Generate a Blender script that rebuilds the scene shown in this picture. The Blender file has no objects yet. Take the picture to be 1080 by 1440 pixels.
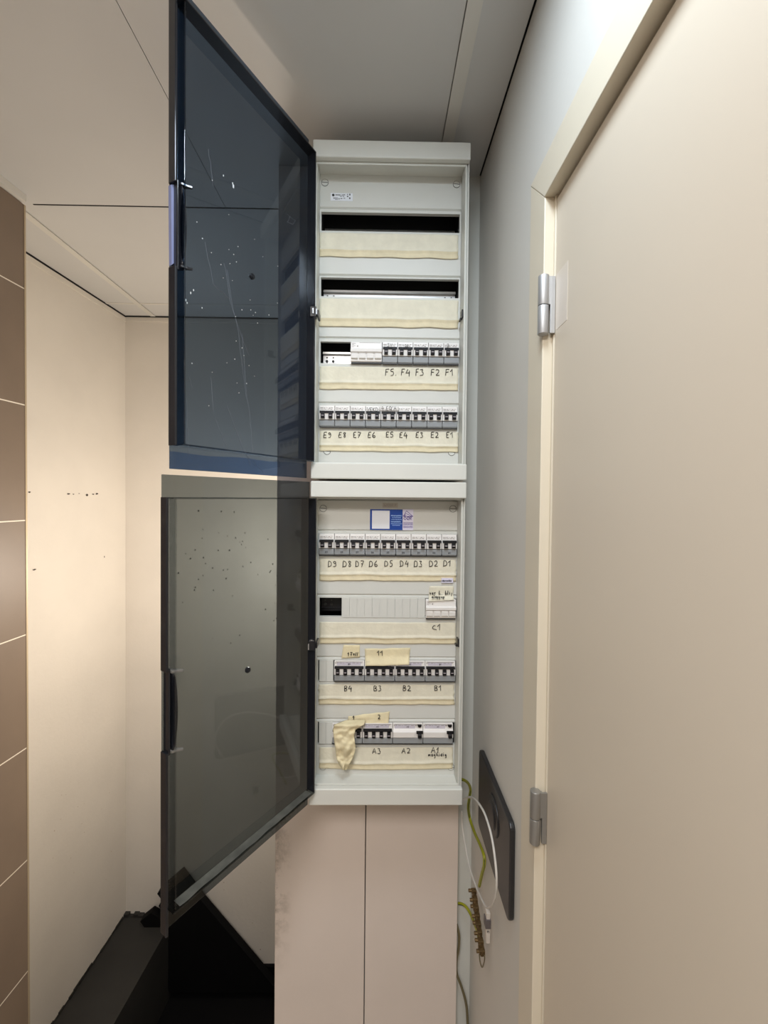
import bpy, bmesh, math, random
from mathutils import Vector, Matrix, noise

random.seed(4)
SC = bpy.context.scene
COL = SC.collection

# ------------------------------------------------------------------ camera
F_PX, CX, CY = 590.0, 540.0, 709.0
YAW, PIT, ROLL = math.radians(.75), math.radians(-1.0), 0.0095
EYE = Vector((0, 0, 1.6))
FW = Vector((math.sin(YAW)*math.cos(PIT), math.cos(YAW)*math.cos(PIT), math.sin(PIT)))
_r = Vector((math.cos(YAW), -math.sin(YAW), 0)); _u = _r.cross(FW)
RT = _r*math.cos(ROLL) + _u*math.sin(ROLL)
UP = -_r*math.sin(ROLL) + _u*math.cos(ROLL)
cam = bpy.data.cameras.new('camera'); camo = bpy.data.objects.new('camera', cam); COL.objects.link(camo)
M = Matrix((RT, UP, -FW)).transposed().to_4x4(); M.translation = EYE
camo.matrix_world = M
cam.sensor_fit = 'AUTO'; cam.sensor_width = 36; cam.lens = F_PX/1440*36
cam.shift_y = (CY-720)/1440.0
cam.clip_start = 0.02
SC.camera = camo

# ------------------------------------------------------------------ light
SC.view_settings.view_transform = 'Standard'; SC.view_settings.look = 'None'
SC.view_settings.gamma = 1; SC.view_settings.use_curve_mapping = False
SC.view_settings.exposure = 1.45
w = bpy.data.worlds.new('world'); SC.world = w; w.use_nodes = True
w.node_tree.nodes['Background'].inputs[0].default_value = (.9, .95, 1, 1)
w.node_tree.nodes['Background'].inputs[1].default_value = 0.0
def area(name, loc, rot, sx, sy, power, color):
    l = bpy.data.lights.new(name, 'AREA'); l.shape = 'RECTANGLE'; l.size = sx; l.size_y = sy
    l.energy = power; l.color = color
    o = bpy.data.objects.new(name, l); COL.objects.link(o); o.location = loc; o.rotation_euler = rot
    return o
area('ceiling_panel_light', (.03, .27, 2.400), (0, 0, 0), .16, .30, 2.6, (.75, .88, 1.0))
area('corridor_fill', (-.33, -.62, 2.385), (0, 0, 0), .6, .5, 10.4, (1.0, .95, .905))  # unseen warm fill, added to brighten from behind the camera
l = bpy.data.lights.new('niche_lamp', 'POINT'); l.energy = 4.8; l.color = (1.0, .89, .78); l.shadow_soft_size = .07
o = bpy.data.objects.new('niche_lamp', l); COL.objects.link(o); o.location = (-.40, 1.50, 1.31)

# ------------------------------------------------------------------ helpers
def ray(px, py): return FW*F_PX + RT*(px-CX) - UP*(py-CY)
def at(px, py, Y):
    d = ray(px, py); return EYE + d*(Y/d.y)
def at_x(px, py, X):
    d = ray(px, py); return EYE + d*(X/d.x)
def at_z(px, py, Z):
    d = ray(px, py); return EYE + d*((Z-EYE.z)/d.z)
def lin(c):
    c = c/255.0
    return c/12.92 if c <= .04045 else ((c+.055)/1.055)**2.4
def rgb(r, g, b): return (lin(r), lin(g), lin(b), 1)

def mat(name, col, rough=.5, metal=0.0, var=0.0, scale=8.0, bump=0.0, bscale=60.0, spec=.5):
    m = bpy.data.materials.new(name); m.use_nodes = True
    nt = m.node_tree; b = nt.nodes['Principled BSDF']
    b.inputs['Roughness'].default_value = rough; b.inputs['Metallic'].default_value = metal
    b.inputs['Specular IOR Level'].default_value = spec
    tc = nt.nodes.new('ShaderNodeTexCoord')
    if var > 0:
        n = nt.nodes.new('ShaderNodeTexNoise'); n.inputs['Scale'].default_value = scale; n.inputs['Detail'].default_value = 5
        nt.links.new(tc.outputs['Object'], n.inputs['Vector'])
        r = nt.nodes.new('ShaderNodeValToRGB')
        r.color_ramp.elements[0].position = .3; r.color_ramp.elements[1].position = .7
        r.color_ramp.elements[0].color = tuple(c*(1-var) for c in col[:3])+(1,)
        r.color_ramp.elements[1].color = tuple(min(1, c*(1+var*.6)) for c in col[:3])+(1,)
        nt.links.new(n.outputs['Fac'], r.inputs['Fac']); nt.links.new(r.outputs['Color'], b.inputs['Base Color'])
    else:
        b.inputs['Base Color'].default_value = col
    if bump > 0:
        n2 = nt.nodes.new('ShaderNodeTexNoise'); n2.inputs['Scale'].default_value = bscale; n2.inputs['Detail'].default_value = 4
        nt.links.new(tc.outputs['Object'], n2.inputs['Vector'])
        bp = nt.nodes.new('ShaderNodeBump'); bp.inputs['Strength'].default_value = bump; bp.inputs['Distance'].default_value = .002
        nt.links.new(n2.outputs['Fac'], bp.inputs['Height']); nt.links.new(bp.outputs['Normal'], b.inputs['Normal'])
    return m

def tinted(name, T, rough=.03, gloss=1.0, ior=1.49):
    m = bpy.data.materials.new(name); m.use_nodes = True
    nt = m.node_tree; nt.nodes.remove(nt.nodes['Principled BSDF']); out = nt.nodes['Material Output']
    t = nt.nodes.new('ShaderNodeBsdfTransparent')
    g = nt.nodes.new('ShaderNodeBsdfGlossy'); g.inputs['Roughness'].default_value = rough
    g.inputs['Color'].default_value = (gloss, gloss, gloss, 1)
    tc = nt.nodes.new('ShaderNodeTexCoord'); n = nt.nodes.new('ShaderNodeTexNoise'); n.inputs['Scale'].default_value = 9
    nt.links.new(tc.outputs['Object'], n.inputs['Vector'])
    r = nt.nodes.new('ShaderNodeValToRGB')
    r.color_ramp.elements[0].color = tuple(c*.94 for c in T)+(1,); r.color_ramp.elements[1].color = tuple(T)+(1,)
    nt.links.new(n.outputs['Fac'], r.inputs['Fac']); nt.links.new(r.outputs['Color'], t.inputs['Color'])
    # thin sheet: Schlick reflectance, the same from both faces
    ge = nt.nodes.new('ShaderNodeNewGeometry')
    dt = nt.nodes.new('ShaderNodeVectorMath'); dt.operation = 'DOT_PRODUCT'
    nt.links.new(ge.outputs['Normal'], dt.inputs[0]); nt.links.new(ge.outputs['Incoming'], dt.inputs[1])
    def mth(op, a, b=None):
        k = nt.nodes.new('ShaderNodeMath'); k.operation = op
        for i, q in enumerate((a, b)):
            if q is None: continue
            if isinstance(q, (int, float)): k.inputs[i].default_value = q
            else: nt.links.new(q, k.inputs[i])
        return k.outputs[0]
    r0 = ((ior-1)/(ior+1))**2
    fr = mth('ADD', mth('MULTIPLY', mth('POWER', mth('SUBTRACT', 1.0, mth('ABSOLUTE', dt.outputs['Value'])), 5.0), 1-r0), r0)
    mx = nt.nodes.new('ShaderNodeMixShader')
    nt.links.new(fr, mx.inputs[0]); nt.links.new(t.outputs[0], mx.inputs[1]); nt.links.new(g.outputs[0], mx.inputs[2])
    nt.links.new(mx.outputs[0], out.inputs['Surface'])
    return m

class MB:
    def __init__(s): s.v = []; s.f = []; s.m = []
    def face(s, pts, mi=0):
        k = len(s.v); s.v += [Vector(p) for p in pts]; s.f.append(tuple(range(k, k+len(pts)))); s.m.append(mi); return s
    def box(s, x0, x1, y0, y1, z0, z1, mi=0):
        k = len(s.v)
        s.v += [Vector(p) for p in ((x0,y0,z0),(x1,y0,z0),(x1,y1,z0),(x0,y1,z0),(x0,y0,z1),(x1,y0,z1),(x1,y1,z1),(x0,y1,z1))]
        for q in ((0,3,2,1),(4,5,6,7),(0,1,5,4),(1,2,6,5),(2,3,7,6),(3,0,4,7)):
            s.f.append(tuple(k+i for i in q)); s.m.append(mi)
        return s
    def prism(s, poly, axis, a0, a1, mi=0):
        """poly: list of 2-D points, extruded along axis ('x': pts are (y,z); 'y': (x,z); 'z': (x,y))"""
        def P(p, a):
            return Vector((a, p[0], p[1])) if axis == 'x' else Vector((p[0], a, p[1])) if axis == 'y' else Vector((p[0], p[1], a))
        k = len(s.v); n = len(poly)
        s.v += [P(p, a0) for p in poly] + [P(p, a1) for p in poly]
        s.f.append(tuple(range(k, k+n))); s.m.append(mi)
        s.f.append(tuple(range(k+2*n-1, k+n-1, -1))); s.m.append(mi)
        for i in range(n):
            j = (i+1) % n
            s.f.append((k+i, k+n+i, k+n+j, k+j)); s.m.append(mi)
        return s
    def cyl(s, c, axis, r, h, n=20, mi=0, r2=None):
        """c: base centre, axis 'x','y','z'"""
        r2 = r if r2 is None else r2
        k = len(s.v)
        for (rr, a) in ((r, 0), (r2, h)):
            for i in range(n):
                t = 2*math.pi*i/n; u, v = rr*math.cos(t), rr*math.sin(t)
                d = {'x': (a, u, v), 'y': (u, a, v), 'z': (u, v, a)}[axis]
                s.v.append(Vector(c)+Vector(d))
        s.f.append(tuple(range(k, k+n))); s.m.append(mi)
        s.f.append(tuple(range(k+2*n-1, k+n-1, -1))); s.m.append(mi)
        for i in range(n):
            j = (i+1) % n
            s.f.append((k+i, k+n+i, k+n+j, k+j)); s.m.append(mi)
        return s
    def tube(s, pts, r, n=6, mi=0):
        pts = [Vector(p) for p in pts]
        if len(pts) < 2: return s
        k = len(s.v); ref = None
        for i, p in enumerate(pts):
            t = (pts[min(i+1, len(pts)-1)] - pts[max(i-1, 0)])
            if t.length < 1e-9: t = Vector((1, 0, 0))
            t.normalize()
            if ref is None:
                ref = t.orthogonal().normalized()
            ref = (ref - t*ref.dot(t))
            if ref.length < 1e-6: ref = t.orthogonal()
            ref.normalize(); b = t.cross(ref)
            for j in range(n):
                a = 2*math.pi*j/n + math.pi/4
                s.v.append(p + (ref*math.cos(a)+b*math.sin(a))*r)
        for i in range(len(pts)-1):
            for j in range(n):
                q = (j+1) % n
                s.f.append((k+i*n+j, k+i*n+q, k+(i+1)*n+q, k+(i+1)*n+j)); s.m.append(mi)
        s.f.append(tuple(range(k, k+n))); s.m.append(mi)
        e = k+(len(pts)-1)*n
        s.f.append(tuple(range(e+n-1, e-1, -1))); s.m.append(mi)
        return s
    def grid(s, P, nu, nv, mi=0):
        k = len(s.v)
        for i in range(nu+1):
            for j in range(nv+1): s.v.append(Vector(P(i/nu, j/nv)))
        for i in range(nu):
            for j in range(nv):
                a = k+i*(nv+1)+j
                s.f.append((a, a+nv+1, a+nv+2, a+1)); s.m.append(mi)
        return s
    def build(s, name, mats, parent=None, bevel=0.0, seg=2, smooth=False, solid=0.0, shift=None):
        me = bpy.data.meshes.new(name)
        off = Vector((0, 0, 0))
        if shift is not None: off = Vector(shift)
        elif parent is not None and 'origin' in ORG.get(parent.name, {}): off = ORG[parent.name]['origin']
        me.from_pydata([tuple(v-off) for v in s.v], [], s.f)
        if not isinstance(mats, (list, tuple)): mats = [mats]
        for m in mats: me.materials.append(m)
        for p, mi in zip(me.polygons, s.m): p.material_index = mi
        bm = bmesh.new(); bm.from_mesh(me); bmesh.ops.recalc_face_normals(bm, faces=bm.faces); bm.to_mesh(me); bm.free()
        if smooth:
            for p in me.polygons: p.use_smooth = True
        o = bpy.data.objects.new(name, me); COL.objects.link(o)
        if solid:
            md = o.modifiers.new('solid', 'SOLIDIFY'); md.thickness = solid; md.offset = 0
        if bevel:
            md = o.modifiers.new('bevel', 'BEVEL'); md.width = bevel; md.segments = seg; md.limit_method = 'ANGLE'; md.angle_limit = .6
        if parent is not None:
            o.parent = parent
            if parent.name in ORG: ORG[o.name] = ORG[parent.name]
        elif shift is not None: o.location = off
        return o
ORG = {}
def tag(o, label, cat, group=None):
    o['label'] = label; o['category'] = cat
    if group: o['group'] = group
    return o
def thing(name, label, cat, loc, group=None):
    o = bpy.data.objects.new(name, None); COL.objects.link(o); o.location = loc; o.empty_display_size = .02
    ORG[o.name] = {'origin': Vector(loc)}
    return tag(o, label, cat, group)
def struct(o, label=None, cat=None):
    o['kind'] = 'structure'
    if label: o['label'] = label
    if cat: o['category'] = cat
    return o
def solo(mb, name, m, label, cat, group=None, **k):
    """a thing that is one mesh, with its origin at the middle of its own base"""
    lo = [min(v[i] for v in mb.v) for i in range(3)]; hi = [max(v[i] for v in mb.v) for i in range(3)]
    o = mb.build(name, m, shift=((lo[0]+hi[0])/2, (lo[1]+hi[1])/2, lo[2]), **k)
    ORG[o.name] = {'origin': Vector(o.location)}
    return tag(o, label, cat, group)

# ------------------------------------------------------------------ handwriting: strokes in a unit box
GL = {
'A': (.75, [[(0,0),(.35,1),(.7,0)],[(.12,.38),(.6,.38)]]),
'B': (.65, [[(.05,0),(.05,1),(.45,.95),(.5,.7),(.1,.52),(.55,.4),(.55,.1),(.05,0)]]),
'C': (.65, [[(.6,.85),(.3,1),(.03,.6),(.05,.2),(.3,0),(.62,.1)]]),
'c': (.65, [[(.42,.80),(.2,.78),(.04,.55),(.04,.32),(.2,.15),(.62,.17)]]),
'D': (.7, [[(.08,.0),(.08,1),(.45,.9),(.62,.55),(.5,.1),(.0,0)]]),
'E': (.6, [[(.55,1),(.1,.97),(.05,.5),(.42,.52)],[(.05,.5),(.02,.02),(.5,.06)]]),
'F': (.6, [[(.6,1),(.12,.97),(.05,0)],[(.08,.5),(.45,.54)]]),
'K': (.6, [[(.05,0),(.05,1)],[(.55,1),(.05,.45),(.55,0)]]),
'L': (.5, [[(.15,1),(.05,.05),(.5,.1)]]),
'O': (.7, [[(.35,1),(.05,.7),(.05,.3),(.35,0),(.65,.3),(.65,.7),(.35,1)]]),
'Q': (.7, [[(.35,1),(.05,.7),(.05,.3),(.35,0),(.65,.3),(.65,.7),(.35,1)],[(.4,.3),(.72,-.05)]]),
'R': (.65, [[(.05,0),(.05,1),(.5,.95),(.5,.6),(.05,.5),(.6,0)]]),
'U': (.6, [[(.05,1),(.05,.2),(.3,0),(.55,.2),(.55,1)]]),
'V': (.6, [[(0,1),(.3,0),(.6,1)]]),
'I': (.25, [[(.1,0),(.1,1)]]),
'0': (.6, [[(.3,1),(.05,.6),(.1,.1),(.4,.0),(.55,.4),(.5,.85),(.3,1)]]),
'P': (.6, [[(.05,0),(.05,1),(.5,.95),(.5,.55),(.05,.48)]]),
'1': (.5, [[(.0,.62),(.3,1),(.29,0)]]),
'i': (.3, [[(.12,.6),(.12,0)],[(.12,.85),(.14,.9)]]),
'2': (.65, [[(.05,.8),(.3,1),(.55,.8),(.45,.45),(.0,.03),(.62,.05)]]),
'z': (.65, [[(.05,.9),(.3,1),(.5,.8),(.42,.45),(.03,.05),(.3,.12),(.62,.0)]]),
'3': (.6, [[(.05,.93),(.5,.97),(.25,.6),(.52,.4),(.42,.05),(.02,.05)]]),
'4': (.65, [[(.3,1),(.02,.4),(.6,.42)],[(.5,.75),(.42,-.1)]]),
'5': (.6, [[(.55,1),(.12,1),(.1,.58),(.42,.6),(.52,.25),(.3,.0),(.03,.06)]]),
'6': (.6, [[(.4,1),(.08,.5),(.08,.12),(.32,0),(.52,.2),(.38,.45),(.08,.32)]]),
'7': (.6, [[(.02,.98),(.55,.98),(.2,0)],[(.12,.5),(.5,.52)]]),
'8': (.6, [[(.5,.85),(.3,1),(.1,.8),(.5,.3),(.35,0),(.1,.15),(.52,.85)]]),
'9': (.6, [[(.5,.75),(.3,1),(.06,.75),(.3,.5),(.5,.7),(.5,.2),(.25,0),(.05,.08)]]),
'.': (.25, [[(.1,.0),(.14,.05)]]), ' ': (.4, []), '/': (.25, [[(0,0),(.25,1)]]), '+': (.5, [[(0,.5),(.5,.5)],[(.25,.2),(.25,.8)]]),
"'": (.2, [[(.1,1),(.05,.7)]]), '-': (.45, [[(.02,.5),(.42,.5)]]),
'a': (.5, [[(.42,.5),(.1,.5),(.05,.1),(.3,0),(.42,.5),(.45,0)]]),
'b': (.45, [[(.08,1),(.05,0),(.35,.05),(.35,.45),(.06,.4)]]),
'd': (.5, [[(.4,.5),(.08,.45),(.08,.05),(.38,.1),(.42,1),(.44,0)]]),
'e': (.45, [[(.05,.25),(.38,.32),(.25,.52),(.05,.25),(.2,0),(.42,.08)]]),
'g': (.5, [[(.42,.5),(.08,.5),(.08,.08),(.38,.1),(.42,.5),(.38,-.4),(.1,-.4)]]),
'h': (.45, [[(.08,1),(.06,0),(.1,.38),(.35,.45),(.38,0)]]),
'j': (.3, [[(.2,.5),(.15,-.35),(.0,-.3)]]),
'l': (.25, [[(.12,1),(.08,.0),(.2,.05)]]),
'm': (.7, [[(.04,.5),(.06,0),(.1,.4),(.3,.48),(.32,0),(.36,.4),(.56,.48),(.62,0)]]),
'n': (.45, [[(.04,.5),(.06,0),(.1,.4),(.34,.46),(.38,0)]]),
'o': (.45, [[(.22,.5),(.04,.25),(.22,0),(.4,.25),(.22,.5)]]),
'p': (.45, [[(.05,.5),(.05,-.4)],[(.05,.4),(.35,.5),(.38,.1),(.06,.05)]]),
'r': (.4, [[(.05,.5),(.08,0),(.12,.4),(.35,.5)]]),
'v': (.42, [[(.02,.5),(.2,0),(.4,.5)]]),
'y': (.45, [[(.04,.5),(.2,.05)],[(.42,.5),(.1,-.45)]]),
'x': (.45, [[(.0,.5),(.4,0)],[(.4,.5),(.0,0)]]),
}
def write(mb, text, x, Y, z, h, r=.0005, jit=.05, mi=0, wide=1.0, right=Vector((1,0,0)), gap=.18):
    """lay pen strokes of text, lower left corner at x, z, in the plane y = Y"""
    cur = 0
    for ch in text:
        wd, st = GL[ch]
        for s in st:
            pts = []
            for (u, v) in s:
                uu = (cur+u*wide+random.uniform(-jit, jit)*.5)*h; vv = (v+random.uniform(-jit, jit)*.5)*h
                pts.append(Vector((x, Y, z)) + right*uu + Vector((0, 0, vv)))
            # soften the corners a little
            sm = [pts[0]]
            for i in range(1, len(pts)):
                a, b = pts[i-1], pts[i]
                sm += [a.lerp(b, .2), a.lerp(b, .5), a.lerp(b, .8)] if len(pts) > 3 else [a.lerp(b, .5), b]
                if i == len(pts)-1 and len(pts) > 3: sm.append(b)
            mb.tube(sm, r, 4, mi)
        cur += wd*wide+gap
    return cur*h
def wlen(text, h, wide=1.0, gap=.18): return (sum(GL[c][0]*wide+gap for c in text)-gap)*h

# ------------------------------------------------------------------ materials
WALLG = mat('grey_wall_paint', rgb(212,209,202), .6, var=.03, scale=3, bump=.08, bscale=150)
NICHE = mat('cream_plaster', rgb(226,219,209), .85, var=.05, scale=4, bump=.25, bscale=70)
SCUFF = mat('scuff_mark', rgb(60,52,46), .9)
BACKW = mat('pale_green_wall_paint', rgb(206,206,199), .7, var=.04, scale=5, bump=.1)
CEIL = mat('ceiling_panel', rgb(206,205,203), .75, var=.03, scale=3)
TBAR = mat('ceiling_rail', rgb(215,212,205), .6)
DOORP = mat('beige_door_laminate', rgb(215,203,185), .42, var=.02, scale=2)
FRAMEP = mat('beige_frame_paint', rgb(222,212,192), .45, var=.02, scale=4)
BLK = mat('black_void', (.006, .006, .007, 1), .8)
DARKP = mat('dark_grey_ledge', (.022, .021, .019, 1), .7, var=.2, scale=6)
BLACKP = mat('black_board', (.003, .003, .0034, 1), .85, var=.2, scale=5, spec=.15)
FLOORM = mat('hall_floor', rgb(186,179,170), .5, var=.1, scale=6)
GREYP = mat('light_grey_cabinet_plastic', rgb(216,216,209), .45, var=.015, scale=5)
GREYC = mat('light_grey_cover_plate', rgb(212,212,206), .5, var=.02, scale=6)
INSHADE = mat('cabinet_interior_shade', (.004, .004, .005, 1), .7)  # shade inside the light grey boxes, put in as black
STEEL = mat('galvanised_steel', rgb(205,205,205), .35, metal=.85, var=.08, scale=40)
SCREW = mat('screw_slot', rgb(60,60,58), .5)
MWHITE = mat('white_breaker_plastic', rgb(232,228,224), .4)
MGREY = mat('grey_breaker_plastic', rgb(152,156,160), .4, var=.05, scale=60)
MBLK = mat('black_breaker_plastic', (.007, .006, .007, 1), .55, spec=.25)
MRED = mat('dark_red_toggle', (.04, .006, .010, 1), .35)
MDASH = mat('grey_toggle_mark', rgb(170,160,165), .5)
MWIN = mat('pale_lilac_window', rgb(205,200,212), .2)
MBASE = mat('dark_breaker_foot', rgb(52,52,55), .5)
PRINT = mat('grey_print', rgb(158,150,148), .6)
PRINTD = mat('black_print', rgb(35,32,32), .6)
INK = mat('black_felt_pen', (.012, .010, .009, 1), .7)
TAPE = mat('yellowed_masking_tape', rgb(228,222,202), .75, var=.07, scale=40, bump=.35, bscale=120)
TAPEB = mat('double_masking_tape', rgb(226,214,182), .8, var=.08, scale=40, bump=.4, bscale=110)
TAPE2 = mat('strong_masking_tape', rgb(228,215,178), .8, var=.1, scale=35, bump=.5, bscale=110)
PAPER = mat('white_label_paper', rgb(235,238,245), .5)
BLUE = mat('blue_label_print', rgb(0,66,160), .45)
PURP = mat('violet_label_print', rgb(84,60,150), .5)
LILAC = mat('pale_lilac_paper', rgb(224,220,240), .5)
SHADEUP = tinted('smoked_acrylic_blue_light', (.355, .43, .525), .03)  # tint made bluer for the bluish light this door reflects
SHADELO = tinted('grey_smoked_acrylic', (.45, .485, .50), .04)
CLEAR = tinted('thin_grey_acrylic', (.80, .82, .83), .05)
RIMM = mat('black_smoked_rim', (.012, .013, .017, 1), .15)
FILM = tinted('blue_protective_film', (.45, .62, .95), .12, 1.0, 1.5)
FILMS = mat('blue_grey_film', rgb(120,126,160), .4)
SCR = mat('fine_scratches', rgb(92,98,108), .6)
SPECK = mat('pale_specks', rgb(220,225,228), .6)
DSPECK = mat('dark_specks', rgb(45,45,42), .6)
CLIP = mat('black_hinge_clip', (.012, .012, .014, 1), .3)
CHROME = mat('bright_pin', rgb(215,215,218), .2, metal=.9)
BOARD = mat('pinkish_cover_board', rgb(220,207,197), .7, var=.035, scale=4, bump=.1, bscale=90)
HINGE = mat('silver_hinge', rgb(186,186,186), .5, metal=.7)
HINGED = mat('grey_hinge', rgb(160,158,154), .4, metal=.7)
YG = mat('yellow_green_insulation', rgb(150,150,30), .45, var=.25, scale=20)
YGD = mat('green_insulation_stripe', rgb(70,80,28), .45)
OLIVE = mat('olive_cable', rgb(104,94,66), .5, var=.15, scale=30)
WCAB = mat('white_cable', rgb(205,200,192), .45, var=.12, scale=60)
BRASS = mat('aged_brass', rgb(112,92,62), .45, metal=.6, var=.35, scale=60)
PLATE = mat('black_plate_plastic', (.018, .017, .018, 1), .38, var=.1, scale=20)

# tiled wall: 30 cm courses with light grout
ZG = at(34, 732, 1.165).z
def tile_mat():
    m = bpy.data.materials.new('brown_wall_tile'); m.use_nodes = True
    nt = m.node_tree; b = nt.nodes['Principled BSDF']; b.inputs['Roughness'].default_value = .45
    tc = nt.nodes.new('ShaderNodeTexCoord'); sp = nt.nodes.new('ShaderNodeSeparateXYZ')
    nt.links.new(tc.outputs['Object'], sp.inputs[0])
    def math_(op, a, bv):
        n = nt.nodes.new('ShaderNodeMath'); n.operation = op
        if isinstance(a, (int, float)): n.inputs[0].default_value = a
        else: nt.links.new(a, n.inputs[0])
        if bv is not None: n.inputs[1].default_value = bv
        return n.outputs[0]
    def line(sock, off, pitch, wd):
        t = math_('ADD', sock, -off+100*pitch+pitch/2)
        t = math_('MODULO', t, pitch); t = math_('SUBTRACT', t, pitch/2); t = math_('ABSOLUTE', t, None)
        return math_('LESS_THAN', t, wd)
    a = line(sp.outputs['Z'], ZG, .3175, .0016); c = line(sp.outputs['Y'], .40, .6, .0016)
    mxn = nt.nodes.new('ShaderNodeMath'); mxn.operation = 'MAXIMUM'; nt.links.new(a, mxn.inputs[0]); nt.links.new(c, mxn.inputs[1])
    n = nt.nodes.new('ShaderNodeTexNoise'); n.inputs['Scale'].default_value = 6; n.inputs['Detail'].default_value = 6
    nt.links.new(tc.outputs['Object'], n.inputs['Vector'])
    r = nt.nodes.new('ShaderNodeValToRGB'); r.color_ramp.elements[0].color = rgb(114,98,84); r.color_ramp.elements[1].color = rgb(136,118,101)
    nt.links.new(n.outputs['Fac'], r.inputs['Fac'])
    mx = nt.nodes.new('ShaderNodeMix'); mx.data_type = 'RGBA'
    nt.links.new(mxn.outputs[0], mx.inputs[0]); nt.links.new(r.outputs['Color'], mx.inputs[6]); mx.inputs[7].default_value = rgb(232,222,205)
    nt.links.new(mx.outputs[2], b.inputs['Base Color'])
    return m
TILE = tile_mat()

# ------------------------------------------------------------------ the setting
ZC = 2.41                  # ceiling
YS = at_z(150, 290, ZC).y  # front edge of the niche ceiling
YB = 1.948                 # back of the niche
YW, YBD = 1.07, 1.044      # wall behind the cabinets, face of the boards on it
XR = .25                   # right wall
LXe = at(35.5, 700, 1.171)  # end of the tiled wall
XT1 = LXe.x; XT0 = XT1-.063*(1.171+2.3)
XN0, XN1 = -1.215, -1.166

# ceiling: panels with thin dark gaps
def ceiling_part():
    m = MB(); T = .03
    g = .0007
    xs = [XT0-.3, at_z(200, 70, ZC).x, at_z(640, 95, ZC).x, XR-.003]
    for i in range(3):
        m.box(xs[i]+(g if i else 0), xs[i+1]-g, -2.3, YS-.004, ZC, ZC+T)
    # niche ceiling
    xg = at_z(150, 390, ZC).x; yg = at_z(190, 429, ZC).y
    m.box(XN0-.1, xg-g, YS, yg-g, ZC+.004, ZC+T); m.box(xg+g, .3, YS, yg-g, ZC+.004, ZC+T)
    m.box(XN0-.1, xg-g, yg+g, YB+.02, ZC+.004, ZC+T); m.box(xg+g, .3, yg+g, YB+.02, ZC+.004, ZC+T)
    # visible rails under the panel joints
    m.box(xs[2]+g, xs[2]+.026, -2.3, YW, ZC-.0035, ZC+.002, 1)
    m.box(xg-.022, xg-g, YS+.01, YB, ZC+.001, ZC+.005, 1)
    m.box(XN0-.1, .3, yg-.012, yg+.0, ZC+.002, ZC+.005, 1)
    # dark shadow joints: along the step and round the niche
    m.box(XT1, .3, YS-.0032, YS+.0003, ZC-.0006, ZC+.01, 2)
    m.box(XN0-.05, .3, YB-.009, YB-.004, ZC-.0006, ZC+.004, 2); m.prism([(XN0, 1.2), (XN0+.007, 1.2), (XN1+.007, YB), (XN1, YB)], 'z', ZC-.0006, ZC+.004, 2)
    m.box(XT0-.4, 1.0, -2.4, YB+.1, ZC+T, ZC+T+.02, 2)
    return m
struct(ceiling_part().build('ceiling', [CEIL, TBAR, BLK]))

# right wall with a door opening
YJ = at_x(759.8, 700, XR-.002).y      # front edge of the jamb
ZH = at_x(766, 278, XR-.002).z        # underside of the frame head
FWID = .061
YD0 = YJ-.95
m = MB()
m.box(XR, XR+.12, YJ+.004, YB, -.0, ZC)
m.box(XR, XR+.12, YD0-.004, YJ+.004, ZH+.004, ZC)
m.box(XR, XR+.12, -2.3, YD0-.004, 0, ZC)
struct(m.build('wall_right', WALLG))
# steel door frame
m = MB()
REV = .0118
for poly, pr in (([(YJ, 0), (YJ+FWID, 0), (YJ+FWID, ZH+FWID), (YJ, ZH)], 0), ([(YD0, 0), (YD0-FWID, 0), (YD0-FWID, ZH+FWID), (YD0, ZH)], 0),
                 ([(YJ+.0003, ZH), (YJ+FWID+.0003, ZH+FWID), (YD0-FWID, ZH+FWID), (YD0, ZH)], .0006)):
    m.prism(poly, 'x', XR-.0025-pr, XR+.03)
# rebate behind the reveal
m.box(XR+REV, XR+.06, YJ-.006, YJ, 0, ZH); m.box(XR+REV, XR+.06, YD0, YD0+.006, 0, ZH)
struct(m.build('trim_1', FRAMEP, bevel=.0012))
# door leaf and hinges
door = struct(MB().box(XR+REV+.001, XR+REV+.041, YD0+.008, YJ-.0075, .01, ZH-.007).build('door_1', DOORP, bevel=.002))
def hinge(py0, py1, m_, lab):
    z1 = at_x(764, py0, XR-.004).z; z0 = at_x(764, py1, XR-.004).z; zm = z0+(z1-z0)*.49
    yc = YJ-.0058; xc = XR-.0045; r = .0078
    a = MB(); a.cyl((xc, yc, zm+.0005), 'z', r, z1-zm, 28); a.cyl((xc, yc, z0), 'z', r, zm-z0-.0005, 28)
    for k in (z0, z1): a.cyl((xc, yc, k-.0008), 'z', r*.86, .0016, 28)
    h = a.build('hinge', m_, door, smooth=False, bevel=.0006); h['label'] = lab
    for p in h.data.polygons: p.use_smooth = abs(p.normal.z) < .5
    b = MB(); b.box(xc+.0095, XR+REV+.0005, yc-.0040, yc-.0005, z0+.001, z1-.001); b.box(xc, xc+.0100, yc-.0040, yc+.002, zm+.001, z1-.001)
    b.build('hinge_leaf', m_, h, bevel=.0005)
    MB().box(xc+.0062, xc+.0093, yc+.0015, yc+.003, z0+.002, zm-.001).build('hinge_gap_shade', MBASE, h)  # dark strip standing in for the shade in the lower gap
    return z0, z1
z0, z1 = hinge(390, 470, HINGE, 'silver barrel hinge, the upper one')
PATCHP = mat('pale_patch', rgb(222,211,197), .38)
MB().box(XR+REV+.0007, XR+REV+.003, at_x(797, 430, XR+REV).y, YJ-.011, z0+.004, z1).build('door_patch', PATCHP, door)  # thin patch slightly paler than the door
hinge(1132, 1211, HINGED, 'grey barrel hinge, the lower one')

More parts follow.
